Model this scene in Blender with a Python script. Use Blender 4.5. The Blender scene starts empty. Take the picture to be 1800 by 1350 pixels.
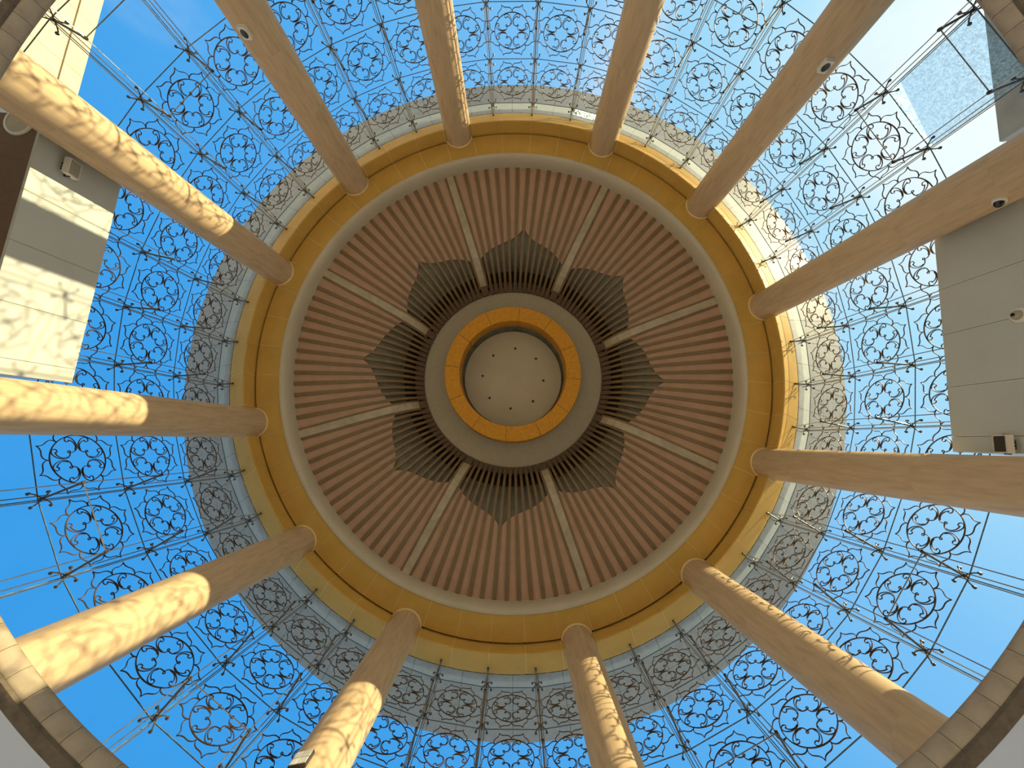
import bpy, bmesh, math, random
from mathutils import Vector, Matrix
random.seed(7)
C = bpy.context.scene.collection
SC = bpy.context.scene
PI = math.pi
R = math.radians

# ------------------------------------------------------------------ camera, world, sun, exposure
S = 10.0            # metres per unit of the fitted plan
H0 = 1.6            # eye height above the hall floor
def Zh(z): return z * S + H0

rx, ry = -0.14693, 0.00797
cx_, sx_, cy_, sy_ = math.cos(rx), math.sin(rx), math.cos(ry), math.sin(ry)
row0 = Vector((cy_, 0, sy_))
row1 = Vector((sx_ * sy_, cx_, -sx_ * cy_))
row2 = Vector((-cx_ * sy_, sx_, cx_ * cy_))
cam_d = bpy.data.cameras.new('camera')
cam = bpy.data.objects.new('camera', cam_d)
C.objects.link(cam)
M = Matrix.Identity(4)
for i in range(3):
    M[i][0] = row0[i]; M[i][1] = -row1[i]; M[i][2] = -row2[i]
M.translation = Vector((0.0895, 2.642, H0))
cam.matrix_world = M
cam_d.sensor_width = 36.0
cam_d.lens = 36.0 * 674.87 / 1800.0
cam_d.clip_start = 0.05
cam_d.clip_end = 500
SC.camera = cam

SUN_AZ, SUN_EL = R(-29.7), R(12.4)
sun_dir = Vector((math.cos(SUN_AZ) * math.cos(SUN_EL), math.sin(SUN_AZ) * math.cos(SUN_EL), math.sin(SUN_EL)))
sun_d = bpy.data.lights.new('sun', 'SUN')
sun_d.energy = 9.0
sun_d.color = (1.0, 0.83, 0.50)
sun_d.angle = R(0.32)
sun = bpy.data.objects.new('sun', sun_d)
C.objects.link(sun)
sun.rotation_euler = sun_dir.to_track_quat('Z', 'Y').to_euler()
sun.location = sun_dir * 60

# unseen fill lamps added below the hall ceiling, brightening the interior by floor bounce
for i in range(14):
    ld = bpy.data.lights.new('hall_fill_light', 'AREA')
    ld.shape = 'DISK'
    ld.size = 1.0
    ld.energy = 190
    ld.color = (1.0, 0.95, 0.86)
    lo = bpy.data.objects.new('hall_fill_light', ld)
    C.objects.link(lo)
    lo.location = (10.0 * math.cos(i * math.tau / 14), 10.0 * math.sin(i * math.tau / 14), 5.6)

def nd(nt, typ, **kw):
    n = nt.nodes.new(typ)
    for k, v in kw.items():
        setattr(n, k, v)
    return n

def ramp(nt, stops, interp='LINEAR'):
    n = nt.nodes.new('ShaderNodeValToRGB')
    cr = n.color_ramp
    cr.interpolation = interp
    while len(cr.elements) < len(stops):
        cr.elements.new(0.5)
    for e, (p, c) in zip(cr.elements, stops):
        e.position = p
        e.color = (c[0], c[1], c[2], 1)
    return n

W = bpy.data.worlds.new('sky')
SC.world = W
W.use_nodes = True
nt = W.node_tree
nt.nodes.clear()
out = nd(nt, 'ShaderNodeOutputWorld')
bg = nd(nt, 'ShaderNodeBackground')
tc = nd(nt, 'ShaderNodeTexCoord')
dot = nd(nt, 'ShaderNodeVectorMath', operation='DOT_PRODUCT')
dot.inputs[1].default_value = sun_dir
nt.links.new(tc.outputs['Generated'], dot.inputs[0])
m1 = nd(nt, 'ShaderNodeMapRange')
m1.inputs['From Min'].default_value = -1
m1.inputs['From Max'].default_value = 1
nt.links.new(dot.outputs['Value'], m1.inputs['Value'])
rp = ramp(nt, [(0.0, (0.04, 0.34, 0.84)), (0.35, (0.055, 0.38, 0.88)), (0.62, (0.11, 0.46, 0.93)),
               (0.80, (0.24, 0.60, 0.99)), (0.93, (0.48, 0.83, 1.03)), (1.0, (1.3, 1.35, 1.25))])
nt.links.new(m1.outputs['Result'], rp.inputs['Fac'])
# thin cloud veil towards the sun side
nz = nd(nt, 'ShaderNodeTexNoise')
nz.inputs['Scale'].default_value = 2.4
nz.inputs['Detail'].default_value = 5
nz.inputs['Roughness'].default_value = 0.5
nz.inputs['Distortion'].default_value = 0.4
nt.links.new(tc.outputs['Generated'], nz.inputs['Vector'])
d2 = nd(nt, 'ShaderNodeVectorMath', operation='DOT_PRODUCT')
d2.inputs[1].default_value = Vector((0.60, -0.50, 0.62)).normalized()
nt.links.new(tc.outputs['Generated'], d2.inputs[0])
m2 = nd(nt, 'ShaderNodeMapRange', interpolation_type='SMOOTHSTEP')
m2.inputs['From Min'].default_value = 0.80
m2.inputs['From Max'].default_value = 1.0
nt.links.new(d2.outputs['Value'], m2.inputs['Value'])
ad = nd(nt, 'ShaderNodeMath', operation='ADD')
nt.links.new(nz.outputs['Fac'], ad.inputs[0])
ml = nd(nt, 'ShaderNodeMath', operation='MULTIPLY')
ml.inputs[1].default_value = 0.30
nt.links.new(m2.outputs['Result'], ml.inputs[0])
nt.links.new(ml.outputs[0], ad.inputs[1])
m3 = nd(nt, 'ShaderNodeMapRange', interpolation_type='SMOOTHSTEP')
m3.inputs['From Min'].default_value = 0.66
m3.inputs['From Max'].default_value = 0.98
m3.inputs['To Max'].default_value = 0.7
nt.links.new(ad.outputs[0], m3.inputs['Value'])
mxc = nd(nt, 'ShaderNodeMix', data_type='RGBA')
mxc.inputs[7].default_value = (1.0, 1.05, 1.08, 1)
nt.links.new(m3.outputs['Result'], mxc.inputs[0])
nt.links.new(rp.outputs['Color'], mxc.inputs[6])
# whiter, brighter towards the horizon, earth below it
sp = nd(nt, 'ShaderNodeSeparateXYZ')
nt.links.new(tc.outputs['Generated'], sp.inputs[0])
m4 = nd(nt, 'ShaderNodeMapRange', interpolation_type='SMOOTHSTEP')
m4.inputs['From Min'].default_value = 0.48
m4.inputs['From Max'].default_value = 0.0
nt.links.new(sp.outputs['Z'], m4.inputs['Value'])
mxh = nd(nt, 'ShaderNodeMix', data_type='RGBA')
mxh.inputs[7].default_value = (1.55, 1.45, 1.30, 1)
nt.links.new(m4.outputs['Result'], mxh.inputs[0])
nt.links.new(mxc.outputs[2], mxh.inputs[6])
nt.links.new(mxh.outputs[2], bg.inputs['Color'])
bg.inputs['Strength'].default_value = 1.0
nt.links.new(bg.outputs[0], out.inputs[0])

SC.view_settings.view_transform = 'Standard'
SC.view_settings.look = 'None'
SC.view_settings.gamma = 1
SC.view_settings.exposure = 0.0
SC.view_settings.use_curve_mapping = False

# ------------------------------------------------------------------ materials
def mat(name, col, rough=0.6, metal=0.0, var=0.08, scale=6.0, stretch=None, bump=0.0, bscale=60.0, spec=0.3, coords='Object', speck=None):
    m = bpy.data.materials.new(name)
    m.use_nodes = True
    t = m.node_tree
    b = t.nodes['Principled BSDF']
    b.inputs['Roughness'].default_value = rough
    b.inputs['Metallic'].default_value = metal
    b.inputs['Specular IOR Level'].default_value = spec
    c = nd(t, 'ShaderNodeTexCoord')
    mp = nd(t, 'ShaderNodeMapping')
    if stretch:
        mp.inputs['Scale'].default_value = stretch
    t.links.new(c.outputs[coords], mp.inputs['Vector'])
    n = nd(t, 'ShaderNodeTexNoise')
    n.inputs['Scale'].default_value = scale
    n.inputs['Detail'].default_value = 6
    n.inputs['Roughness'].default_value = 0.62
    t.links.new(mp.outputs[0], n.inputs['Vector'])
    lo = [max(0, x * (1 - 2.2 * var)) for x in col]
    hi = [min(1, x * (1 + 1.8 * var)) for x in col]
    r = ramp(t, [(0.28, lo), (0.5, col), (0.74, hi)])
    t.links.new(n.outputs['Fac'], r.inputs['Fac'])
    cout = r.outputs['Color']
    if speck:
        v = nd(t, 'ShaderNodeTexVoronoi')
        v.inputs['Scale'].default_value = speck[0]
        t.links.new(mp.outputs[0], v.inputs['Vector'])
        vr = ramp(t, [(0.0, (1, 1, 1)), (speck[1], (0, 0, 0))])
        t.links.new(v.outputs['Distance'], vr.inputs['Fac'])
        mx = nd(t, 'ShaderNodeMix', data_type='RGBA')
        mx.inputs[7].default_value = (*speck[2], 1)
        t.links.new(vr.outputs['Color'], mx.inputs[0])
        t.links.new(cout, mx.inputs[6])
        cout = mx.outputs[2]
    t.links.new(cout, b.inputs['Base Color'])
    if bump:
        bn = nd(t, 'ShaderNodeTexNoise')
        bn.inputs['Scale'].default_value = bscale
        bn.inputs['Detail'].default_value = 3
        t.links.new(mp.outputs[0], bn.inputs['Vector'])
        bu = nd(t, 'ShaderNodeBump')
        bu.inputs['Strength'].default_value = bump
        bu.inputs['Distance'].default_value = 0.02
        t.links.new(bn.outputs['Fac'], bu.inputs['Height'])
        t.links.new(bu.outputs[0], b.inputs['Normal'])
    return m

M_STONE = mat('beige_stone', (0.57, 0.415, 0.245), 0.55, spec=0.2, var=0.085, scale=5.0, stretch=(2.0, 2.0, 0.30), bump=0.06, bscale=24)
M_EDGE = mat('beige_edge_stone', (0.37, 0.295, 0.20), 0.6, var=0.10, scale=5.0, bump=0.1, bscale=30)
M_EDGE_SHADE = mat('edge_shade_brown', (0.13, 0.10, 0.065), 0.8, var=0.15, scale=10, bump=0.2, bscale=40)
M_COLLAR = mat('pale_collar', (0.85, 0.64, 0.32), 0.5, var=0.03)
M_GOLD = mat('gold_paint', (0.62, 0.375, 0.085), 0.6, spec=0.12, var=0.04, scale=1.3, bump=0.03, bscale=40)
M_JOINT = mat('pale_joint', (0.80, 0.60, 0.25), 0.6, var=0.03)
M_COVE = mat('cream_plaster', (0.56, 0.475, 0.33), 0.7, var=0.04, scale=1.0)
M_SLAT = mat('brown_slat', (0.20, 0.118, 0.046), 0.38, spec=0.4, var=0.10, scale=2.5, bump=0.04)
M_FOOT = mat('dark_brown_foot', (0.15, 0.092, 0.05), 0.6, var=0.08, scale=4.0)
M_RIB = mat('grey_bronze_rib', (0.42, 0.33, 0.20), 0.36, spec=0.5, var=0.09, scale=3.0)
M_BOARD = mat('pink_board', (0.47, 0.285, 0.175), 0.7, spec=0.1, var=0.05, scale=2.0, bump=0.03)
M_BBACK = mat('green_grey_backing', (0.26, 0.235, 0.145), 0.7, var=0.12, scale=3.0)
M_HUB = mat('taupe_plaster', (0.40, 0.33, 0.215), 0.7, var=0.03)
M_DISC = mat('pale_taupe_disc', (0.50, 0.41, 0.26), 0.7, var=0.04, scale=0.8)
M_GLIT = mat('glitter_gold', (0.57, 0.235, 0.008), 0.42, metal=0.1, var=0.10, scale=9, bump=0.25, bscale=50, speck=(7.0, 0.10, (0.95, 0.62, 0.10)))
M_CAV_SHADE = mat('dark_olive_gap_shade', (0.075, 0.06, 0.036), 0.8, var=0.1)
M_DARK = mat('dark_cavity', (0.03, 0.024, 0.016), 0.8, var=0.1)
M_EAVE = mat('grey_eave_panel', (0.32, 0.345, 0.35), 0.65, var=0.07, scale=1.5, stretch=(3, 3, 3), bump=0.06, bscale=8)
M_STEEL = mat('stainless_steel', (0.42, 0.40, 0.37), 0.28, metal=0.9, var=0.05, scale=20)
M_DSTEEL = mat('dark_steel', (0.10, 0.095, 0.085), 0.35, metal=0.6, var=0.08, scale=12)
M_BRONZE = mat('dark_bronze', (0.085, 0.045, 0.022), 0.5, metal=0.25, var=0.08, scale=8)
M_SEAL = mat('dark_sealant', (0.11, 0.15, 0.17), 0.6, var=0.05)
M_BOX = mat('pale_grey_panel', (0.53, 0.55, 0.50), 0.6, var=0.02, scale=1.5)
M_SOFFIT = mat('brown_soffit', (0.16, 0.10, 0.06), 0.6, var=0.06)
M_CREAM = mat('cream_limestone', (0.60, 0.51, 0.34), 0.65, var=0.05, scale=1.2, bump=0.03)
M_GREYST = mat('grey_stone_wing_shade', (0.36, 0.36, 0.34), 0.7, var=0.08, scale=1.2, bump=0.03)
M_WHITE = mat('white_plastic', (0.75, 0.72, 0.64), 0.4, var=0.02)
M_BLACK = mat('black_glass', (0.02, 0.02, 0.02), 0.15, var=0.02, spec=0.5)
M_LENS = mat('dull_lens', (0.36, 0.34, 0.27), 0.2, var=0.05, spec=0.5)
M_DLENS = mat('dark_lens', (0.05, 0.05, 0.042), 0.25, var=0.05, spec=0.5)
M_CEILW = mat('white_gypsum', (0.53, 0.57, 0.62), 0.8, var=0.015, scale=1.0)
M_FLOOR = mat('polished_marble', (0.62, 0.53, 0.40), 0.25, var=0.08, scale=0.6)
M_HFLOOR = mat('grey_hall_floor', (0.56, 0.53, 0.48), 0.3, var=0.08, scale=0.6)
M_TERR = mat('pale_paving', (0.40, 0.38, 0.34), 0.7, var=0.08, scale=0.5)

def glass_mat(name, tint, refl=0.06, white=0.0):
    m = bpy.data.materials.new(name)
    m.use_nodes = True
    t = m.node_tree
    t.nodes.clear()
    o = nd(t, 'ShaderNodeOutputMaterial')
    tr = nd(t, 'ShaderNodeBsdfTransparent')
    tr.inputs[0].default_value = (*tint, 1)
    gl = nd(t, 'ShaderNodeBsdfGlossy')
    gl.inputs['Roughness'].default_value = 0.0
    lw = nd(t, 'ShaderNodeFresnel')
    lw.inputs['IOR'].default_value = 1.40
    ge = nd(t, 'ShaderNodeNewGeometry')
    fr = nd(t, 'ShaderNodeMath', operation='SUBTRACT')
    fr.inputs[0].default_value = 1.0
    t.links.new(ge.outputs['Backfacing'], fr.inputs[1])
    fm = nd(t, 'ShaderNodeMath', operation='MULTIPLY')
    t.links.new(fr.outputs[0], fm.inputs[0])
    t.links.new(lw.outputs[0], fm.inputs[1])
    mx = nd(t, 'ShaderNodeMixShader')
    t.links.new(fm.outputs[0], mx.inputs[0])
    t.links.new(tr.outputs[0], mx.inputs[1])
    t.links.new(gl.outputs[0], mx.inputs[2])
    last = mx
    if white:
        df = nd(t, 'ShaderNodeBsdfTranslucent')
        df.inputs[0].default_value = (0.8, 0.84, 0.8, 1)
        di = nd(t, 'ShaderNodeBsdfDiffuse')
        di.inputs[0].default_value = (0.8, 0.84, 0.8, 1)
        a = nd(t, 'ShaderNodeAddShader')
        t.links.new(df.outputs[0], a.inputs[0])
        t.links.new(di.outputs[0], a.inputs[1])
        m2 = nd(t, 'ShaderNodeMixShader')
        m2.inputs[0].default_value = white
        t.links.new(mx.outputs[0], m2.inputs[1])
        t.links.new(df.outputs[0], m2.inputs[2])
        last = m2
    t.links.new(last.outputs[0], o.inputs[0])
    return m

def crackle_mat(name, scale, tint, amount):
    m = bpy.data.materials.new(name)
    m.use_nodes = True
    t = m.node_tree
    t.nodes.clear()
    o = nd(t, 'ShaderNodeOutputMaterial')
    c = nd(t, 'ShaderNodeTexCoord')
    v = nd(t, 'ShaderNodeTexVoronoi', feature='F1')
    v.inputs['Scale'].default_value = scale
    t.links.new(c.outputs['Object'], v.inputs['Vector'])
    sep = nd(t, 'ShaderNodeSeparateColor')
    t.links.new(v.outputs['Color'], sep.inputs[0])
    r = ramp(t, [(0.25, (0, 0, 0)), (0.95, (1, 1, 1))])
    t.links.new(sep.outputs[0], r.inputs['Fac'])
    tr = nd(t, 'ShaderNodeBsdfTransparent')
    tr.inputs[0].default_value = (*tint, 1)
    tl = nd(t, 'ShaderNodeBsdfTranslucent')
    tl.inputs[0].default_value = (0.80, 0.90, 0.95, 1)
    mt = nd(t, 'ShaderNodeMath', operation='MULTIPLY')
    mt.inputs[1].default_value = amount
    t.links.new(r.outputs['Color'], mt.inputs[0])
    mx = nd(t, 'ShaderNodeMixShader')
    t.links.new(mt.outputs[0], mx.inputs[0])
    t.links.new(tr.outputs[0], mx.inputs[1])
    t.links.new(tl.outputs[0], mx.inputs[2])
    t.links.new(mx.outputs[0], o.inputs[0])
    return m

M_GLASS = glass_mat('clear_glass', (0.97, 0.985, 0.99))
M_GLASSW = glass_mat('sheen_glass', (0.92, 0.95, 0.93), white=0.10)  # white mixed in to imitate the sheen on the top panes
M_CRACK = crackle_mat('shattered_glass', 34.0, (0.78, 0.90, 0.97), 0.34)
M_CRACKS = crackle_mat('shattered_sparkling_glass', 22.0, (0.9, 0.95, 0.9), 1.0)

# ------------------------------------------------------------------ mesh helpers
def link(name, me, m, parent=None):
    o = bpy.data.objects.new(name, me)
    C.objects.link(o)
    if m is not None and not me.materials:
        me.materials.append(m)
    if parent is not None:
        o.parent = parent
    return o

def mesh(name, vs, fs, smooth=False):
    me = bpy.data.meshes.new(name)
    me.from_pydata([tuple(v) for v in vs], [], fs)
    bm = bmesh.new()
    bm.from_mesh(me)
    bmesh.ops.recalc_face_normals(bm, faces=bm.faces)
    bm.to_mesh(me)
    bm.free()
    if smooth:
        for p in me.polygons:
            p.use_smooth = True
        try:
            me.set_sharp_from_angle(angle=R(40))
        except Exception:
            pass
    me.update()
    return me

class G:
    """collects shapes for one mesh"""
    def __init__(self):
        self.v = []; self.f = []
    def add(self, vs, fs, mtx=None):
        b = len(self.v)
        for v in vs:
            v = Vector(v)
            self.v.append(mtx @ v if mtx else v)
        self.f += [tuple(i + b for i in f) for f in fs]
    def box(self, c, s, mtx=None):
        x, y, z = c; a, b, d = s[0] / 2, s[1] / 2, s[2] / 2
        vs = [(x - a, y - b, z - d), (x + a, y - b, z - d), (x + a, y + b, z - d), (x - a, y + b, z - d),
              (x - a, y - b, z + d), (x + a, y - b, z + d), (x + a, y + b, z + d), (x - a, y + b, z + d)]
        self.add(vs, [(0, 1, 2, 3), (4, 5, 6, 7), (0, 1, 5, 4), (1, 2, 6, 5), (2, 3, 7, 6), (3, 0, 4, 7)], mtx)
    def tube(self, pts, r, n=8, closed=False, mtx=None, r1=None, flat=1.0, upv=None):
        pts = [Vector(p) for p in pts]
        m = len(pts)
        vs = []; fs = []
        prev = None
        for i, p in enumerate(pts):
            if closed:
                t = (pts[(i + 1) % m] - pts[i - 1])
            else:
                t = pts[min(i + 1, m - 1)] - pts[max(i - 1, 0)]
            if t.length < 1e-9: t = Vector((0, 0, 1))
            t.normalize()
            up = Vector(upv) if upv else (Vector((0, 0, 1)) if abs(t.z) < 0.9 else Vector((1, 0, 0)))
            s = t.cross(up)
            if s.length < 1e-6: s = t.orthogonal()
            s.normalize(); u = s.cross(t).normalized()
            rr = r if r1 is None else r + (r1 - r) * i / (m - 1)
            for k in range(n):
                a = 2 * PI * (k + 0.5) / n
                vs.append(p + s * (math.cos(a) * rr) + u * (math.sin(a) * rr * flat))
        rng = m if closed else m - 1
        for i in range(rng):
            for k in range(n):
                a = i * n + k; b = i * n + (k + 1) % n
                c = ((i + 1) % m) * n + (k + 1) % n; d = ((i + 1) % m) * n + k
                fs.append((a, b, c, d))
        if not closed:
            fs.append(tuple(range(n)))
            fs.append(tuple((m - 1) * n + k for k in range(n)))
        self.add(vs, fs, mtx)
    def lathe(self, prof, n=32, mtx=None, cap=True):
        vs = []; fs = []
        for (r, z) in prof:
            for k in range(n):
                a = 2 * PI * k / n
                vs.append((r * math.cos(a), r * math.sin(a), z))
        for i in range(len(prof) - 1):
            for k in range(n):
                fs.append((i * n + k, i * n + (k + 1) % n, (i + 1) * n + (k + 1) % n, (i + 1) * n + k))
        if cap:
            fs.append(tuple(range(n)))
            fs.append(tuple((len(prof) - 1) * n + k for k in range(n)))
        self.add(vs, fs, mtx)
    def arc(self, prof, a0, a1, n):
        """closed profile (R, Z) swept from a0 to a1 (radians), capped"""
        m = len(prof)
        vs = []; fs = []
        for j in range(n + 1):
            a = a0 + (a1 - a0) * j / n
            for (r, z) in prof:
                vs.append((r * math.cos(a), r * math.sin(a), z))
        for j in range(n):
            for i in range(m):
                fs.append((j * m + i, j * m + (i + 1) % m, (j + 1) * m + (i + 1) % m, (j + 1) * m + i))
        fs.append(tuple(range(m)))
        fs.append(tuple(n * m + i for i in range(m)))
        self.add(vs, fs)
    def ring(self, prof, n=160):
        m = len(prof)
        vs = []; fs = []
        for j in range(n):
            a = 2 * PI * j / n
            for (r, z) in prof:
                vs.append((r * math.cos(a), r * math.sin(a), z))
        for j in range(n):
            k = (j + 1) % n
            for i in range(m):
                fs.append((j * m + i, j * m + (i + 1) % m, k * m + (i + 1) % m, k * m + i))
        self.add(vs, fs)
    def build(self, name, m, parent=None, smooth=False):
        return link(name, mesh(name, self.v, self.f, smooth), m, parent)
    def mesh(self, name, smooth=False):
        return mesh(name, self.v, self.f, smooth)

def empty(name, loc=(0, 0, 0), rotz=0.0, kind=None, label=None, cat=None, group=None):
    o = bpy.data.objects.new(name, None)
    C.objects.link(o)
    o.location = loc
    o.rotation_euler = (0, 0, rotz)
    o.empty_display_size = 0.2
    if kind: o['kind'] = kind
    if label: o['label'] = label
    if cat: o['category'] = cat
    if group: o['group'] = group
    return o

def tag(o, label=None, cat=None, group=None, kind=None):
    if label: o['label'] = label
    if cat: o['category'] = cat
    if group: o['group'] = group
    if kind: o['kind'] = kind
    return o

def frame(loc, zrot=0.0):
    return Matrix.Translation(loc) @ Matrix.Rotation(zrot, 4, 'Z')

AX0 = 4.459          # azimuth of the building's main axis, degrees
HB = 17.488          # half of a four-pane bay
def az(k):
    q = round(k / 10.0); m = k - 10 * q
    w = m * HB / 2 if abs(m) <= 2 else math.copysign(HB + (abs(m) - 2) * (45 - HB) / 3, m)
    return R(AX0 + 90 * q + w)
def pol(r, a, z): return Vector((r * math.cos(a), r * math.sin(a), z))

# ------------------------------------------------------------------ hall floor, gallery slab, lower ceiling, ground
ZS = Zh(0.4425)      # gallery floor level
ZC = Zh(0.4140)      # lower hall ceiling
g = G(); g.lathe([(0.01, -0.3), (19.9, -0.3), (19.9, 0.0), (0.01, 0.0)], 96)
tag(g.build('floor', M_HFLOOR), kind='structure')
g = G(); g.ring([(19.9, -0.3), (20.3, -0.3), (20.3, ZC), (19.9, ZC)], 96)
tag(g.build('wall_hall', M_CEILW), kind='structure')
g = G(); g.ring([(7.20, ZC), (20.3, ZC), (20.3, ZC + 0.08), (7.20, ZC + 0.08)], 192)
tag(g.build('ceiling_hall', M_CEILW), kind='structure')
g = G(); g.ring([(7.16, ZC + 0.02), (20.0, ZC + 0.085), (20.0, ZS), (7.16, ZS)], 192)
slab = tag(g.build('floor_gallery', M_FLOOR), kind='structure')
trim = empty('trim_4', kind='structure')
# bull-nosed edge stones around the opening
NST = 156
prof = [(7.16, 0.4425), (7.11, 0.4420), (7.06, 0.4400), (7.03, 0.4365), (7.02, 0.4320), (7.025, 0.4270), (7.045, 0.4215), (7.065, 0.4190), (7.10, 0.4180), (7.16, 0.4180)]
prof = [(r, Zh(z)) for r, z in prof]
gap = 0.0004
g = G(); g.arc(prof, -PI / NST + gap, PI / NST - gap, 2)
st_me = g.mesh('edge_stone', True)
st_me.materials.append(M_EDGE)
for i in range(NST):
    o = link('edge_stone', st_me, None, trim)
    o.rotation_euler = (0, 0, 2 * PI * i / NST)
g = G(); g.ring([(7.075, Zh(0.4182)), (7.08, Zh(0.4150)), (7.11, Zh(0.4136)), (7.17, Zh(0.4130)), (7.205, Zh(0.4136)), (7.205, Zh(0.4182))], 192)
g.build('edge_shade_strip', M_EDGE_SHADE, trim, True)  # dark strip paints in the shade under the bull-nose
# ground outside the building
g = G(); g.ring([(20.3, ZS - 0.25), (120, ZS - 0.25), (120, ZS - 0.05), (20.3, ZS - 0.05)], 96)
tag(g.build('ground_outside', M_TERR), kind='structure')

# ------------------------------------------------------------------ columns
RC, RA = 9.06, 0.492
ZT = Zh(1.3085)
KC = {1: -12, 2: -8, 3: -5, 4: -2, 5: 2, 6: 5, 7: 8, 8: 12, 9: 15, 10: 18, 11: 22, 12: 25}
CLAB = {
 1: 'beige stone column left of top centre with lacy sunlight along one edge',
 2: 'beige stone column right of top centre with a thin sunlit edge',
 3: 'shaded beige stone column at upper right carrying a small white sensor',
 4: 'shaded beige stone column crossing above the right pale portal box',
 5: 'shaded beige stone column below the right pale portal box',
 6: 'beige stone column at lower right with comb-like shadows on its sunlit edge',
 7: 'beige stone column right of bottom centre with a striped sunlit band',
 8: 'beige stone column left of bottom centre carrying a white four-square plate',
 9: 'beige stone column at lower left, sunlit over most of its length',
 10: 'beige stone column just below the sunlit left portal box',
 11: 'beige stone column just above the sunlit left portal box, mottled with lacy shadow',
 12: 'shaded beige stone column at upper left carrying a small white sensor',
}
ND = 5
dz = (ZT - 0.06 - ZS) / ND
def drum_mesh(taper0, h):
    g = G()
    e = 0.0018
    g.lathe([(RA - e, 0.0), (RA, e), (RA, h - e), (RA - e, h)], 56)
    return g.mesh('drum', True)
drum_me = drum_mesh(0, dz)
drum_me.materials.append(M_STONE)
g = G(); g.lathe([(RA + 0.01, -0.05), (RA + 0.028, -0.04), (RA + 0.03, 0.0), (RA + 0.03, 0.02), (RA - 0.05, 0.03)], 56)
collar_me = g.mesh('collar', True); collar_me.materials.append(M_COLLAR)
for n, k in KC.items():
    a = az(k)
    c = empty('column', (RC * math.cos(a), RC * math.sin(a), ZS), a, label=CLAB[n], cat='column', group='ring of twelve columns')
    for i in range(ND):
        o = link('drum', drum_me, None, c)
        o.location = (0, 0, i * dz)
        o.rotation_euler = (0, 0, random.choice((0, 1, 2, 3)) * 1.3 + 0.1 * n)
    o = link('collar', collar_me, None, c)
    o.location = (0, 0, ZT - ZS - 0.03)

# ------------------------------------------------------------------ gold ring beam, cove, eave
Zg = Zh(1.3045)
tb = empty('trim_1', kind='structure')
JA = []
for q in range(4):
    for t in (-14, -7, 0, 7, 14):
        JA.append(AX0 + 90 * q + t)
    for t in (17.488 + 13.756 - 10.2, 17.488 + 13.756 - 3.4, 17.488 + 13.756 - 3.4 + 6.8, 17.488 + 13.756 + 10.2):
        pass
JA = []
for q in range(4):
    base = AX0 + 90 * q
    JA += [base + t for t in (-14, -7, 0, 7, 14)]
    JA += [base + t for t in (20.9, 27.8, 34.7, 41.55)]
    JA += [base + t for t in (48.45, 55.3, 62.2, 69.1)]
JA.sort()
gj = R(0.07)
for i in range(len(JA)):
    a0 = R(JA[i]) + gj
    a1 = R(JA[(i + 1) % len(JA)] + (360 if i + 1 == len(JA) else 0)) - gj
    g = G(); g.arc([(8.06, Zg), (8.885, Zg), (8.885, Zg + 0.10), (8.06, Zg + 0.10)], a0, a1, 5)
    g.build('soffit_panel', M_GOLD, tb)
    g = G(); g.arc([(8.945, Zg + 0.02), (8.875, Zh(1.2480)), (8.885, Zh(1.2440)), (8.91, Zh(1.2425)), (9.775, Zh(1.3030)), (9.775, Zh(1.3200)), (8.945, Zh(1.3200))], a0, a1, 5)
    g.build('beam_panel', M_GOLD, tb, True)
g = G()
g.ring([(8.07, Zg + 0.010), (8.875, Zg + 0.010), (8.875, Zh(1.33)), (8.07, Zh(1.33))], 208)
g.build('joint_backing', M_JOINT, tb)
g = G()
g.ring([(8.955, Zg + 0.03), (8.887, Zh(1.2490)), (8.92, Zh(1.2440)), (9.765, Zh(1.3035)), (9.765, Zh(1.33)), (8.955, Zh(1.33))], 208)
g.build('joint_backing', M_JOINT, tb)
g = G(); g.ring([(8.80, Zg + 0.09), (9.0, Zg + 0.09), (9.0, Zg + 0.12), (8.80, Zg + 0.12)], 208)
g.build('groove_shade', M_DARK, tb)  # near-black strip paints in the groove's shadow line

g = G()
cove = [(8.08, 1.3030), (8.06, 1.2995), (8.00, 1.2990), (7.955, 1.3010), (7.92, 1.3050), (7.89, 1.3120), (7.865, 1.3210), (7.85, 1.3320), (7.845, 1.3450), (7.845, 1.3600), (8.08, 1.3600)]
g.ring([(r, Zh(z)) for r, z in cove], 208)
tc2 = empty('trim_2', kind='structure')
g.build('cove_ring', M_COVE, tc2, True)

# eave: a flaring cone of panels outside the glass, fascia above its edge
ev = empty('roof', kind='structure')
def ez(r): return 1.303 + (r - 9.78) / (12.88 - 9.78) * (1.481 - 1.303)
NE = 80
for i in range(NE):
    a0 = R(AX0) + 2 * PI * i / NE + 0.0006; a1 = R(AX0) + 2 * PI * (i + 1) / NE - 0.0006
    for (r0, r1) in ((9.80, 11.30), (11.312, 12.88)):
        if r1 > 11.3:
            pr = [(r0, Zh(ez(r0))), (r1, Zh(ez(r1))), (r1, Zh(ez(r1)) + 0.06), (r0, Zh(ez(r0)) + 0.06)]
        else:
            pr = [(r0, Zh(ez(r0))), (r1, Zh(ez(r1))), (r1, Zh(ez(r1)) + 0.06), (r0, Zh(ez(r0)) + 0.06)]
        g = G(); g.arc(pr, a0, a1, 2)
        g.build('eave_panel' if r1 < 11.31 else 'outer_eave_panel', M_EAVE, ev)
g = G(); g.ring([(9.80, Zh(1.303) + 0.02), (12.86, Zh(ez(12.86)) + 0.02), (12.86, Zh(1.545)), (12.4, Zh(1.55)), (9.8, Zh(1.36))], 160)
g.build('eave_backing', M_DARK, ev)
g = G(); g.lathe([(12.84, Zh(1.50)), (12.84, Zh(1.545)), (10.0, Zh(1.68)), (5.0, Zh(1.78)), (0.02, Zh(1.80))], 96, cap=False)
g.build('roof_shell', M_GREYST, ev)

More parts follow.
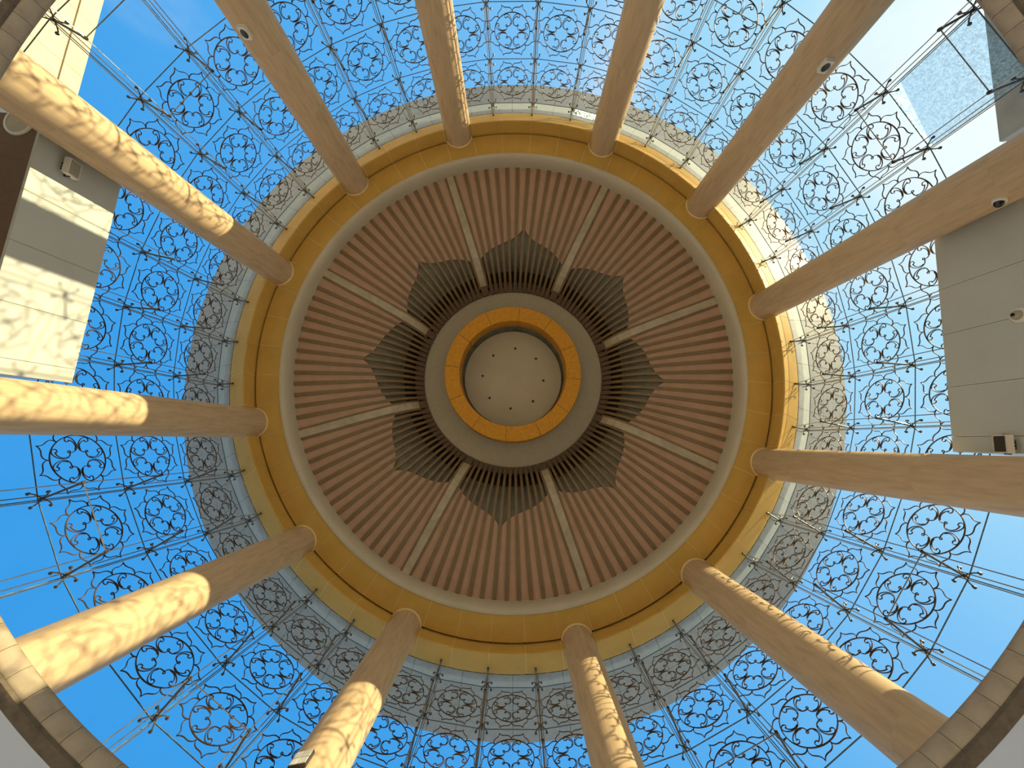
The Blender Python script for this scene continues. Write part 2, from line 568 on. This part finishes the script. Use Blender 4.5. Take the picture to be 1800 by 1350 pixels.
# ------------------------------------------------------------------ slatted ceiling
ce = empty('ceiling', kind='structure')
PR = [(7.85, 1.350), (7.2, 1.3660), (6.5, 1.3840), (5.8, 1.4020), (5.2, 1.4240), (4.8, 1.4420), (4.4, 1.4720), (4.15, 1.5020), (3.95, 1.5400)]
def zprof(r):
    for (r0, z0), (r1, z1) in zip(PR, PR[1:]):
        if r <= r0 and r >= r1:
            return z0 + (z1 - z0) * (r0 - r) / (r0 - r1)
    return PR[0][1] if r > PR[0][0] else PR[-1][1]
RS = [7.88, 7.2, 6.5, 5.8, 5.2, 4.8, 4.4, 4.15, 3.93]
def bar_mesh(name, w, depth, off=0.0, rs=RS, taper=1.0):
    """bar following the ceiling profile, underside on the profile; x is radial, y lateral"""
    vs = []; fs = []
    n = len(rs)
    for i, r in enumerate(rs):
        z = Zh(zprof(r)); ww = w * (taper + (1 - taper) * (r - 3.9) / 4.0)
        for (y, d) in ((-ww / 2, 0), (ww / 2, 0), (ww / 2, depth), (-ww / 2, depth)):
            vs.append((r, y + off, z + d))
    for i in range(n - 1):
        for k in range(4):
            fs.append((i * 4 + k, i * 4 + (k + 1) % 4, (i + 1) * 4 + (k + 1) % 4, (i + 1) * 4 + k))
    fs.append((0, 1, 2, 3)); fs.append(tuple((n - 1) * 4 + k for k in range(4)))
    return mesh(name, vs, fs)
slat_me = bar_mesh('slat', 0.140, 0.20, taper=0.66); slat_me.materials.append(M_SLAT)
fl_a = bar_mesh('flank_slat', 0.075, 0.20, 0.172); fl_a.materials.append(M_SLAT)
fl_b = bar_mesh('flank_slat', 0.075, 0.20, -0.172); fl_b.materials.append(M_SLAT)
rib_me = bar_mesh('rib', 0.262, 0.235, taper=1.0)
for v in rib_me.vertices: v.co.z -= 0.03
rib_me.materials.append(M_RIB)
def foot_mesh(w):
    vs = []
    for r, z in ((3.955, Zh(1.5375) ), (3.70, Zh(1.5755))):
        for (y, d) in ((-w / 2, 0), (w / 2, 0), (w / 2, 0.22), (-w / 2, 0.22)):
            vs.append((r, y, z + d - 0.035))
    me = mesh('foot', vs, [(0, 1, 2, 3), (4, 5, 6, 7), (0, 1, 5, 4), (1, 2, 6, 5), (2, 3, 7, 6), (3, 0, 4, 7)])
    me.materials.append(M_FOOT)
    return me
foot_me = foot_mesh(0.158); foot_rib = foot_mesh(0.27)
for s in range(8):
    ra = AX0 + 22.5 + 45 * s
    o = link('rib', rib_me, None, ce); o.rotation_euler = (0, 0, R(ra))
    f_ = link('foot', foot_rib, None, o); f_.location = (0, 0, -0.03)
    o = link('flank_slat', fl_a, None, ce); o.rotation_euler = (0, 0, R(ra))
    o = link('flank_slat', fl_b, None, ce); o.rotation_euler = (0, 0, R(ra))
    for i in range(1, 14):
        o = link('slat', slat_me, None, ce)
        o.rotation_euler = (0, 0, R(ra + 1.5 + 3 * i))
        link('foot', foot_me, None, o)

# pink boards between the slats, cut off along the lotus outline
PET = [(0.0, 5.74), (0.05, 5.56), (0.12, 5.42), (0.22, 5.30), (0.36, 5.20), (0.52, 5.12), (0.66, 5.03), (0.80, 4.92), (0.90, 4.82), (1.0, 4.70)]
def petal_r(t):
    t = min(abs(t), 1.0)
    for (t0, r0), (t1, r1) in zip(PET, PET[1:]):
        if t <= t1:
            return r0 + (r1 - r0) * (t - t0) / (t1 - t0)
    return PET[-1][1]
def board_mesh(b0, b1):
    """b0, b1: degrees from the petal tip"""
    n = 3
    vs = []; fs = []
    NR = 7
    for j in range(n + 1):
        b = b0 + (b1 - b0) * j / n
        ri = petal_r(b / 21.0)
        for i in range(NR + 1):
            r = 7.86 + (ri - 7.86) * i / NR
            z = Zh(zprof(r))
            a = R(b)
            vs.append((r * math.cos(a), r * math.sin(a), z + 0.055))
            vs.append((r * math.cos(a), r * math.sin(a), z + 0.115))
    w = (NR + 1) * 2
    for j in range(n):
        for i in range(NR):
            p = j * w + i * 2
            fs.append((p, p + 2, p + w + 2, p + w))
            fs.append((p + 1, p + w + 1, p + w + 3, p + 3))
        p = j * w
        fs.append((p, p + w, p + w + 1, p + 1))
        p = j * w + NR * 2
        fs.append((p, p + 1, p + w + 1, p + w))
    for j in (0, n):
        for i in range(NR):
            p = j * w + i * 2
            fs.append((p, p + 1, p + 3, p + 2))
    return mesh('board', vs, fs)
edges = [-22.3] + [-21 + 3 * i + 0.0 for i in range(0, 15)] + [22.3]
bds = []
bl = [-21 + 1.5 + 3 * i - 1.5 for i in range(0, 15)]
cuts = [-21.6] + [-18 + 3 * i for i in range(13)] + [21.6]
for b0, b1 in zip(cuts, cuts[1:]):
    m_ = board_mesh(b0, b1); m_.materials.append(M_BOARD); bds.append(m_)
for s in range(8):
    for m_ in bds:
        o = link('board', m_, None, ce); o.rotation_euler = (0, 0, R(AX0 + 45 * s))
# backing shell above everything
g = G()
bp = [(7.9, 1.365), (6.5, 1.398), (5.8, 1.419), (5.2, 1.4440), (4.9, 1.462), (4.6, 1.492), (4.40, 1.522)]
bp = [(r, Zh(z)) for r, z in bp]
g.ring(bp + [(r, z + 0.06) for r, z in reversed(bp)], 128)
g.build('backing_shell', M_BBACK, ce, True)
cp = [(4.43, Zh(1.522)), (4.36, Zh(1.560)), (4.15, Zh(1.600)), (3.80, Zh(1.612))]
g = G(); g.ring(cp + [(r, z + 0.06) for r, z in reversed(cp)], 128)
g.build('inner_shade_plate', M_CAV_SHADE, ce, True)  # dark plate colours in the deep shade between slats near the hub
# hub plate, recess and pale disc
g = G(); g.ring([(3.95, Zh(1.586)), (3.70, Zh(1.5855)), (2.9, Zh(1.5865)), (2.36, Zh(1.588)), (2.36, Zh(1.606)), (3.95, Zh(1.606))], 128)
g.build('hub_plate', M_HUB, ce)
g = G(); g.ring([(2.36, Zh(1.588)), (2.38, Zh(1.588)), (2.38, Zh(1.64)), (2.36, Zh(1.64))], 128)
g.build('recess_wall', M_BBACK, ce)
g = G(); g.lathe([(0.01, Zh(1.617)), (2.05, Zh(1.617)), (2.07, Zh(1.6185)), (2.07, Zh(1.634)), (0.01, Zh(1.634))], 96)
g.build('centre_disc', M_DISC, ce)
g = G(); g.lathe([(0.01, Zh(1.634)), (2.38, Zh(1.634)), (2.38, Zh(1.64)), (0.01, Zh(1.64))], 96)
g.build('recess_plate', M_BBACK, ce)

# glitter-gold ring hanging below the hub
hr = empty('ceiling_ring', (0, 0, Zh(1.478)), label='glittering gold ring hanging around the pale disc at the centre of the ceiling', cat='ceiling ring')
NS = 12
zr = Zh(1.478)
for i in range(NS):
    a0 = R(AX0 + 1.5) + 2 * PI * i / NS + 0.003; a1 = a0 + 2 * PI / NS - 0.006
    g = G(); g.arc([(2.10, 0.0), (2.66, 0.0), (2.675, 0.02), (2.74, Zh(1.555) - zr), (2.68, Zh(1.556) - zr), (2.12, Zh(1.556) - zr), (2.085, Zh(1.55) - zr), (2.09, 0.02)], a0, a1, 8)
    g.build('ring_segment', M_GLIT, hr, True)
g = G(); g.ring([(2.13, 0.012), (2.64, 0.012), (2.70, Zh(1.550) - zr), (2.13, Zh(1.550) - zr)], 96)
g.build('ring_core', M_DARK, hr)
for i in range(6):
    g = G()
    a = R(30 + 60 * i)
    g.tube([pol(2.40, a, Zh(1.55) - zr), pol(2.40, a, Zh(1.5868) - zr)], 0.05, 8)
    g.build('hanger', M_DSTEEL, hr)
CLK = ['at the right end', 'at lower right', 'nearest the bottom', 'at lower left', 'at the left end', 'at upper left', 'nearest the top', 'at upper right']
g = G(); g.lathe([(0.035, 0.012), (0.05, 0.012), (0.055, 0.0), (0.05, -0.012), (0.04, -0.012), (0.035, 0.0)], 20)
dl_rim = g.mesh('rim', True); dl_rim.materials.append(M_DSTEEL)
g = G(); g.lathe([(0.002, -0.004), (0.037, -0.004), (0.037, 0.010), (0.002, 0.010)], 16)
dl_lens = g.mesh('lens'); dl_lens.materials.append(M_DARK)
for i in range(8):
    a = R(AX0 + 45 * i)
    p = pol(1.30, a, Zh(1.617) - 0.006)
    d = empty('downlight', p, label='tiny dark downlight in the pale centre disc, ' + CLK[i] + ' of their ring', cat='downlight', group='downlights in the centre disc')
    link('rim', dl_rim, None, d)
    link('lens', dl_lens, None, d)

# ------------------------------------------------------------------ glass drum
ZR = [Zh(1.2837 - 0.16975 * j) for j in range(6)]
ZR[5] = ZS
ZTOP = Zh(1.3125)
RG = 10.06
win = empty('window_1', kind='structure')
KS = list(range(-15, 25))
def corner(k): return pol(RG, az(k), 0)
# medallion: line work in a plane, x along the tangent, y up
def cat(pts, n):
    """Catmull-Rom through pts"""
    o = []
    P = [Vector((*p, 0)) for p in pts]
    for i in range(len(P) - 1):
        p0 = P[max(i - 1, 0)]; p1 = P[i]; p2 = P[i + 1]; p3 = P[min(i + 2, len(P) - 1)]
        for s in range(n):
            t = s / n
            o.append(0.5 * ((2 * p1) + (p2 - p0) * t + (2 * p0 - 5 * p1 + 4 * p2 - p3) * t * t + (3 * p1 - p0 - 3 * p2 + p3) * t ** 3))
    o.append(P[-1])
    return o
MR = 0.548
def medallion_mesh():
    g = G()
    w = 0.0108
    def line(pts, wd=w, closed=False):
        g.tube([p * MR for p in pts], wd, 4, closed, upv=(0, 0, 1))
    line([Vector((math.cos(2 * PI * i / 48), math.sin(2 * PI * i / 48), 0)) for i in range(48)], w * 1.2, True)
    half = [(0.0, 1.0), (0.6, 1.09), (2.6, 1.17), (6.5, 1.235), (11.0, 1.265), (15.5, 1.285), (19.2, 1.335), (21.3, 1.40), (22.5, 1.475)]
    for i in range(8):
        b = 45 * i
        for sgn in (1, -1):
            pts = [(r * math.cos(R(b + 22.5 + sgn * (t - 22.5))), r * math.sin(R(b + 22.5 + sgn * (t - 22.5)))) for t, r in half]
            line(cat(pts, 2))
    # scroll: u outward along the diagonal, v sideways
    A = [(0.40, 0.0), (0.425, 0.038), (0.47, 0.045), (0.495, 0.0), (0.465, -0.04), (0.42, -0.02), (0.375, 0.035), (0.335, 0.10), (0.318, 0.18), (0.335, 0.265), (0.385, 0.345),
         (0.47, 0.415), (0.57, 0.462), (0.68, 0.485), (0.79, 0.475), (0.87, 0.43), (0.905, 0.355), (0.885, 0.28), (0.82, 0.245), (0.755, 0.265), (0.735, 0.325), (0.775, 0.355)]
    B = [(0.775, 0.355), (0.70, 0.385), (0.61, 0.40), (0.52, 0.385), (0.445, 0.345), (0.385, 0.275), (0.35, 0.20)]
    for i in range(4):
        b = R(45 + 90 * i)
        cu, su = math.cos(b), math.sin(b)
        for sg in (1, -1):
            for L in (A if sg == 1 else A[5:], B):
                pts = [(u * cu - sg * v * su, u * su + sg * v * cu) for u, v in L]
                line(cat(pts, 2))
    return g.mesh('medallion')
med_me = medallion_mesh(); med_me.materials.append(M_BRONZE)
BOXBAYS = {-2: 1, -1: 1, 0: 1, 1: 1, 18: 1, 19: 1, 20: 1, 21: 1, -20: 1, -19: 1}
ZBT = Zh(0.8005) + 0.02
seal = G()
for k in KS:
    p0 = corner(k); p1 = corner(k + 1)
    t = (p1 - p0); L = t.length; t.normalize()
    mid = (p0 + p1) / 2
    ang = math.atan2(mid.y, mid.x) - PI / 2       # local x tangent, local y outward
    kk = k if k < 20 else k - 40
    inbox = k in (-2, -1, 0, 1, 18, 19, 20, 21)
    for j in range(-1, 5):
        zt = ZTOP if j == -1 else ZR[j]
        zb = ZR[j + 1]
        if inbox and j >= 3: continue
        if inbox and j == 2: zb = max(zb, ZBT)
        h = zt - zb - 0.012
        cz = (zt + zb) / 2
        cracked = (j == -1 and k == -9) or (j == 3 and k == -4)
        mm = M_CRACKS if (j == -1 and k == -9) else M_CRACK if (j == 3 and k == -4) else M_GLASSW if j == -1 else M_GLASS
        g = G(); g.box((0, 0, 0), (L - 0.012, 0.02, h))
        pane = g.build('shattered_pane' if cracked else 'pane', mm, win)
        pane.location = (mid.x, mid.y, cz)
        pane.rotation_euler = (0, 0, ang)
        if cracked: pane['label'] = 'shattered pane, glass crazed all over'
        if j in (0, 1, 2):
            o = link('medallion', med_me, None, pane)
            mz = (ZR[j] + ZR[j + 1]) / 2 - cz
            o.matrix_local = Matrix.Translation((0, 0.026, mz)) @ Matrix.Rotation(PI / 2, 4, 'X')
    # sealant lines
    mt = Matrix.Translation((mid.x, mid.y, 0)) @ Matrix.Rotation(ang, 4, 'Z')
    for j in range(0, 5):
        if inbox and j >= 4: continue
        if inbox and j == 3: continue
        seal.box((0, 0, ZR[j]), (L, 0.018, 0.012), mt)
    zb = ZBT if (inbox and (k - 1) in (-2, -1, 0, 18, 19, 20)) else ZS
    seal.box((0, 0, (ZTOP + zb) / 2), (0.012, 0.018, ZTOP - zb), Matrix.Translation((p0.x, p0.y, 0)) @ Matrix.Rotation(az(k), 4, 'Z'))
s_ = seal.build('sealant', M_SEAL, win); s_['kind'] = 'stuff'

# ------------------------------------------------------------------ cable trusses with spider clamps
def spider_mesh():
    g = G()     # local x points inward from the glass, y tangent, z up ; glass at x = -0.05
    g.tube([(-0.02, 0, 0), (0.05, 0, 0)], 0.035, 10)
    for sy in (1, -1):
        for sz in (1, -1):
            g.tube([(0.02, 0, 0), (0.045, 0.05 * sy, 0.06 * sz), (0.03, 0.10 * sy, 0.12 * sz), (-0.012, 0.14 * sy, 0.165 * sz)], 0.0125, 6)
            g.tube([(-0.036, 0.14 * sy, 0.165 * sz), (-0.012, 0.14 * sy, 0.165 * sz), (0.012, 0.14 * sy, 0.165 * sz)], 0.033, 10, r1=0.016)
    return g.mesh('spider_clamp', True)
sp_me = spider_mesh(); sp_me.materials.append(M_DSTEEL)
SL = [0.45, 0.85, 0.85, 0.85, 0.80]
def strut_mesh(L):
    g = G()
    g.tube([(0.03, 0, 0), (0.10, 0, 0), (L * 0.5, 0, 0), (L - 0.06, 0, 0), (L, 0, 0)], 0.022, 8)
    g.tube([(L - 0.05, 0, 0), (L + 0.025, 0, 0)], 0.034, 8)
    return g.mesh('strut', True)
st = [strut_mesh(l) for l in SL]
for s in st: s.materials.append(M_DSTEEL)
COLK = set((k if k <= 24 else k - 40) for k in KC.values())
COLK = {-12, -8, -5, -2, 2, 5, 8, 12, 15, 18, 22, -15}
# clock names of the columns in the picture, by column number
CN = {1: 'twelve', 2: 'one', 3: 'two', 4: 'three', 5: 'four', 6: 'five', 7: 'six', 8: 'seven', 9: 'eight', 10: 'nine', 11: 'ten', 12: 'eleven'}
order = [(-15, 12), (-12, 1), (-8, 2), (-5, 3), (-2, 4), (2, 5), (5, 6), (8, 7), (12, 8), (15, 9), (18, 10), (22, 11)]
ORD = ['first', 'second', 'third']
ties = empty('tie_rods', (0, 0, ZR[3]), label='thin steel tie rods linking the bow struts low around the glass drum', cat='tie rod')
def tie(ka, kb, j, parent, inv):
    a = pol(10.0 - SL[j], az(ka), ZR[j]); b = pol(10.0 - SL[j], az(kb), ZR[j])
    o = Vector((0, 0, ZR[3]))
    g = G(); g.tube([a - o, b - o], 0.010, 6)
    g.build('tie_rod', M_STEEL, ties)
for k in KS:
    if k in COLK: continue
    prev = max([o for o in order if o[0] < k], key=lambda o: o[0])
    i = k - prev[0] - 1
    a = az(k)
    inbox = k in (-1, 0, 1, 19, 20, 21)
    e = empty('cable_truss', (10.0 * math.cos(a), 10.0 * math.sin(a), ZR[0]), a + PI,
              label='steel cable truss with spider clamps, %s clockwise past the %s-o\'clock column' % (ORD[i], CN[prev[1]]),
              cat='cable truss', group='cable trusses of the glass drum')
    z0 = ZR[0]
    inv = Matrix.Translation((10.0 * math.cos(a), 10.0 * math.sin(a), ZR[0])) @ Matrix.Rotation(a + PI, 4, 'Z')
    inv.invert()
    rows = range(0, 3) if inbox else range(0, 5)
    zlow = (ZBT if inbox else ZS) - z0
    zhi = Zh(1.3125) - z0 - 0.02
    for y in (-0.055, 0.055):
        g = G(); g.tube([(0.035, y, zhi), (0.035, y, zlow)], 0.011, 6)
        g.build('cable', M_STEEL, e)
    g = G(); g.tube([(0.235, 0, zhi - 0.06), *[(SL[j], 0, ZR[j] - z0) for j in rows], ((0.85 if inbox else 0.55), 0, zlow)], 0.010, 6)
    g.build('bow_cable', M_STEEL, e)
    for j in rows:
        o = link('spider_clamp', sp_me, None, e); o.location = (0, 0, ZR[j] - z0)
        o = link('strut', st[j], None, e); o.location = (0, 0, ZR[j] - z0)
    if (k + 1) in KS and (k + 1) not in COLK:
        for j in (3, 4):
            if not inbox and (k + 1) not in (-1, 0, 1, 19, 20, 21):
                tie(k, k + 1, j, e, inv)

# ------------------------------------------------------------------ portal boxes
def portal(angdeg, mirror, label, mface):
    a = R(angdeg)
    DF = 9.20
    base = empty('portal_box', pol(DF, a, Zh(0.648)), a + PI, label=label, cat='portal')
    # local x inward (towards the centre), y lateral, z up
    h = Zh(0.8005) - Zh(0.648)
    sgn = -1 if mirror else 1
    # lateral coordinate in the fit ran along a+90 deg; local y runs along a+270 deg
    def ly(t): return -t
    if not mirror:   # left box : fit lateral -0.214 .. +0.29
        ts = [-2.15, -1.85, -0.83, 0.30, 1.30, 2.85]
    else:            # right box: fit lateral -0.29 .. +0.216
        ts = [-2.85, -1.30, -0.30, 0.83, 1.85, 2.16]
    for t0, t1 in zip(ts, ts[1:]):
        y0, y1 = sorted((ly(t0), ly(t1)))
        g = G(); g.box((-0.03, (y0 + y1) / 2, h / 2), (0.06, y1 - y0 - 0.008, h))
        g.build('front_panel', mface, base)
    y0, y1 = sorted((ly(ts[0]), ly(ts[-1])))
    g = G(); g.box((-0.07 - 2.2, (y0 + y1) / 2, h / 2 + 0.03), (4.4, y1 - y0 - 0.03, h - 0.06))
    g.build('box_body', M_BOX, base)
    g = G(); g.box((-0.062 - 2.2, (y0 + y1) / 2, 0.012), (4.4, y1 - y0 - 0.004, 0.03))
    g.build('soffit', M_SOFFIT, base)
    return base
pl = portal(184.46, False, 'pale panelled portal box at the left edge, its face sunlit and patterned with lacy shadow', M_BOX)
pr_ = portal(4.46, True, 'pale grey panelled portal box at the right edge, its face in shade', M_BOX)

def on_face(angdeg, lat, z):
    a = R(angdeg)
    n = Vector((math.cos(a), math.sin(a), 0)); t = Vector((-n.y, n.x, 0))
    return n * 9.20 + t * (lat * 10) + Vector((0, 0, Zh(z))), a
def flood(angdeg, lat, z, label, lens):
    p, a = on_face(angdeg, lat, z)
    e = empty('floodlight', p, a + PI, label=label, cat='floodlight')
    tilt = Matrix.Translation((0.13, 0, 0)) @ Matrix.Rotation(R(-14), 4, 'Y')
    g = G(); g.box((0, 0, 0), (0.10, 0.33, 0.26), tilt); g.box((0.045, 0, 0.124), (0.03, 0.33, 0.012), tilt)
    for i in range(5): g.box((-0.065, -0.12 + 0.06 * i, 0), (0.04, 0.012, 0.2), tilt)
    g.build('housing', M_WHITE, e)
    g = G(); g.box((0.054, 0, 0), (0.008, 0.28, 0.205), tilt)
    g.build('lens', lens, e)
    g = G(); g.box((0.01, 0, -0.02), (0.02, 0.16, 0.12)); g.tube([(0.02, 0.175, 0), (0.13, 0.175, 0)], 0.012, 6); g.tube([(0.02, -0.175, 0), (0.13, -0.175, 0)], 0.012, 6); g.box((0.02, 0, 0), (0.012, 0.36, 0.03))
    g.build('bracket', M_DSTEEL, e)
flood(184.46, 0.211, 0.698, 'small square floodlight on the sunlit face of the left portal box', M_LENS)
flood(4.46, 0.200, 0.707, 'small dark-faced floodlight at the lower corner of the right portal box', M_DLENS)
# round speaker on the right box
p, a = on_face(4.46, -0.031, 0.673)
e = empty('dome_camera', p, a + PI, label='round white dome camera on the shaded face of the right portal box', cat='camera')
mt = Matrix.Rotation(PI / 2, 4, 'Y')
g = G(); g.lathe([(0.14, 0.0), (0.14, 0.03), (0.12, 0.055), (0.10, 0.06), (0.02, 0.06)], 28, mt); g.build('base_ring', M_WHITE, e, True)
g = G(); g.lathe([(0.085, 0.055), (0.08, 0.09), (0.055, 0.125), (0.02, 0.14), (0.003, 0.142)], 24, mt); g.build('dome', M_LENS, e, True)
g = G(); g.lathe([(0.03, 0.138), (0.03, 0.150), (0.004, 0.152)], 16, mt); g.build('lens', M_BLACK, e, True)
# round light under the left box
p, a = on_face(184.46, 0.268, 0.648)
p = p + Vector((math.cos(a), math.sin(a), 0)) * 0.45
e = empty('soffit_light', p, 0, label='round pale light set in the dark soffit under the left portal box', cat='downlight')
g = G(); g.lathe([(0.27, 0.02), (0.30, 0.0), (0.29, -0.025), (0.25, -0.03), (0.24, 0.0)], 32); g.build('rim', M_WHITE, e, True)
g = G(); g.lathe([(0.003, -0.018), (0.245, -0.018), (0.245, 0.01), (0.003, 0.01)], 32); g.build('diffuser', M_LENS, e)

# ------------------------------------------------------------------ fittings on the columns
def on_col(n, laz, z):
    a = az(KC[n])
    c = Vector((RC * math.cos(a), RC * math.sin(a), 0))
    la = R(laz)
    return c + Vector((math.cos(la), math.sin(la), 0)) * RA + Vector((0, 0, Zh(z))), la
def sensor(n, laz, z, label):
    p, la = on_col(n, laz, z)
    e = empty('wall_sensor', p, la, label=label, cat='sensor')
    g = G(); g.box((0.045, 0, 0), (0.11, 0.18, 0.27)); g.build('housing', M_WHITE, e)
    mt = Matrix.Translation((0.098, 0, 0)) @ Matrix.Rotation(PI / 2, 4, 'Y') @ Matrix.Scale(1.35, 4, (1, 0, 0))
    g = G(); g.lathe([(0.072, 0.0), (0.070, 0.012), (0.05, 0.022), (0.002, 0.026)], 24, mt); g.build('lens', M_DLENS, e, True)
    g = G(); g.box((0.0, 0, 0.0), (0.04, 0.14, 0.22)); g.build('back_plate', M_DSTEEL, e)
sensor(12, 92, 0.7245, 'small white sensor box with dark oval lens on the upper left column')
sensor(3, 100, 0.723, 'small white sensor box with dark oval lens on the upper right column')
p, la = on_col(8, -100, 0.7215)
e = empty('wall_plate', p, la, label='small white plate of four squares on the column left of bottom centre', cat='plate')
g = G(); g.box((0.02, 0, 0), (0.06, 0.29, 0.29)); g.build('back_plate', M_DSTEEL, e)
for y in (-1, 1):
    for z in (-1, 1):
        g = G(); g.box((0.05, 0.069 * y, 0.069 * z), (0.025, 0.125, 0.125)); g.build('square', M_WHITE, e)
p, la = on_col(4, 108, 0.632)
e = empty('dome_camera', p, la, label='small dark dome camera on the column beside the right portal box', cat='camera')
mt = Matrix.Rotation(PI / 2, 4, 'Y')
g = G(); g.lathe([(0.095, -0.03), (0.095, 0.04), (0.08, 0.055), (0.01, 0.055)], 24, mt); g.build('base_ring', M_WHITE, e, True)
g = G(); g.lathe([(0.07, 0.05), (0.066, 0.09), (0.045, 0.12), (0.002, 0.13)], 20, mt); g.build('dome', M_BLACK, e, True)

# ------------------------------------------------------------------ flanking wings outside the glass
def wing(name, angdeg, m, joints, keep, d=16.0, top=1.176):
    a = R(angdeg)
    root = empty(name, pol(d, a, ZS), a + PI, kind='structure')
    zt = Zh(top) - ZS
    zs = [0.0, (zt - 0.58) * 0.33, (zt - 0.58) * 0.66, zt - 0.58, zt]
    joints = sorted(keep + [j for j in joints if keep[0] < j < keep[1]])
    for y0, y1 in zip(joints, joints[1:]):
        for i, (z0, z1) in enumerate(zip(zs, zs[1:])):
            g = G()
            pr = 0.0 if i < 3 else 0.03
            g.box((-0.05 + pr, (y0 + y1) / 2, (z0 + z1) / 2), (0.10, y1 - y0 - 0.012, z1 - z0 - (0.012 if i != 2 else 0.05)))
            g.build('panel' if i < 3 else 'parapet_panel', m, root)
    g = G(); g.box((-1.66, (joints[0] + joints[-1]) / 2, zt / 2 - 0.01), (3.2, joints[-1] - joints[0] - 0.02, zt - 0.03)); g.build('core', m, root)
# local y = -(fit lateral)
jl = [-24.0 + 2.03 * i for i in range(0, 20)]
off = -8.885 - min(jl, key=lambda v: abs(v + 8.885))
jl = [v + off for v in jl]
wing('wall_left', 184.46, M_CREAM, jl, [-24.0, -6.5])
wing('wall_right', 4.46, M_GREYST, [-v for v in reversed(jl)], [5.3, 18.0], d=11.3, top=0.831)  # this wing's shade is put into its greyer stone colour
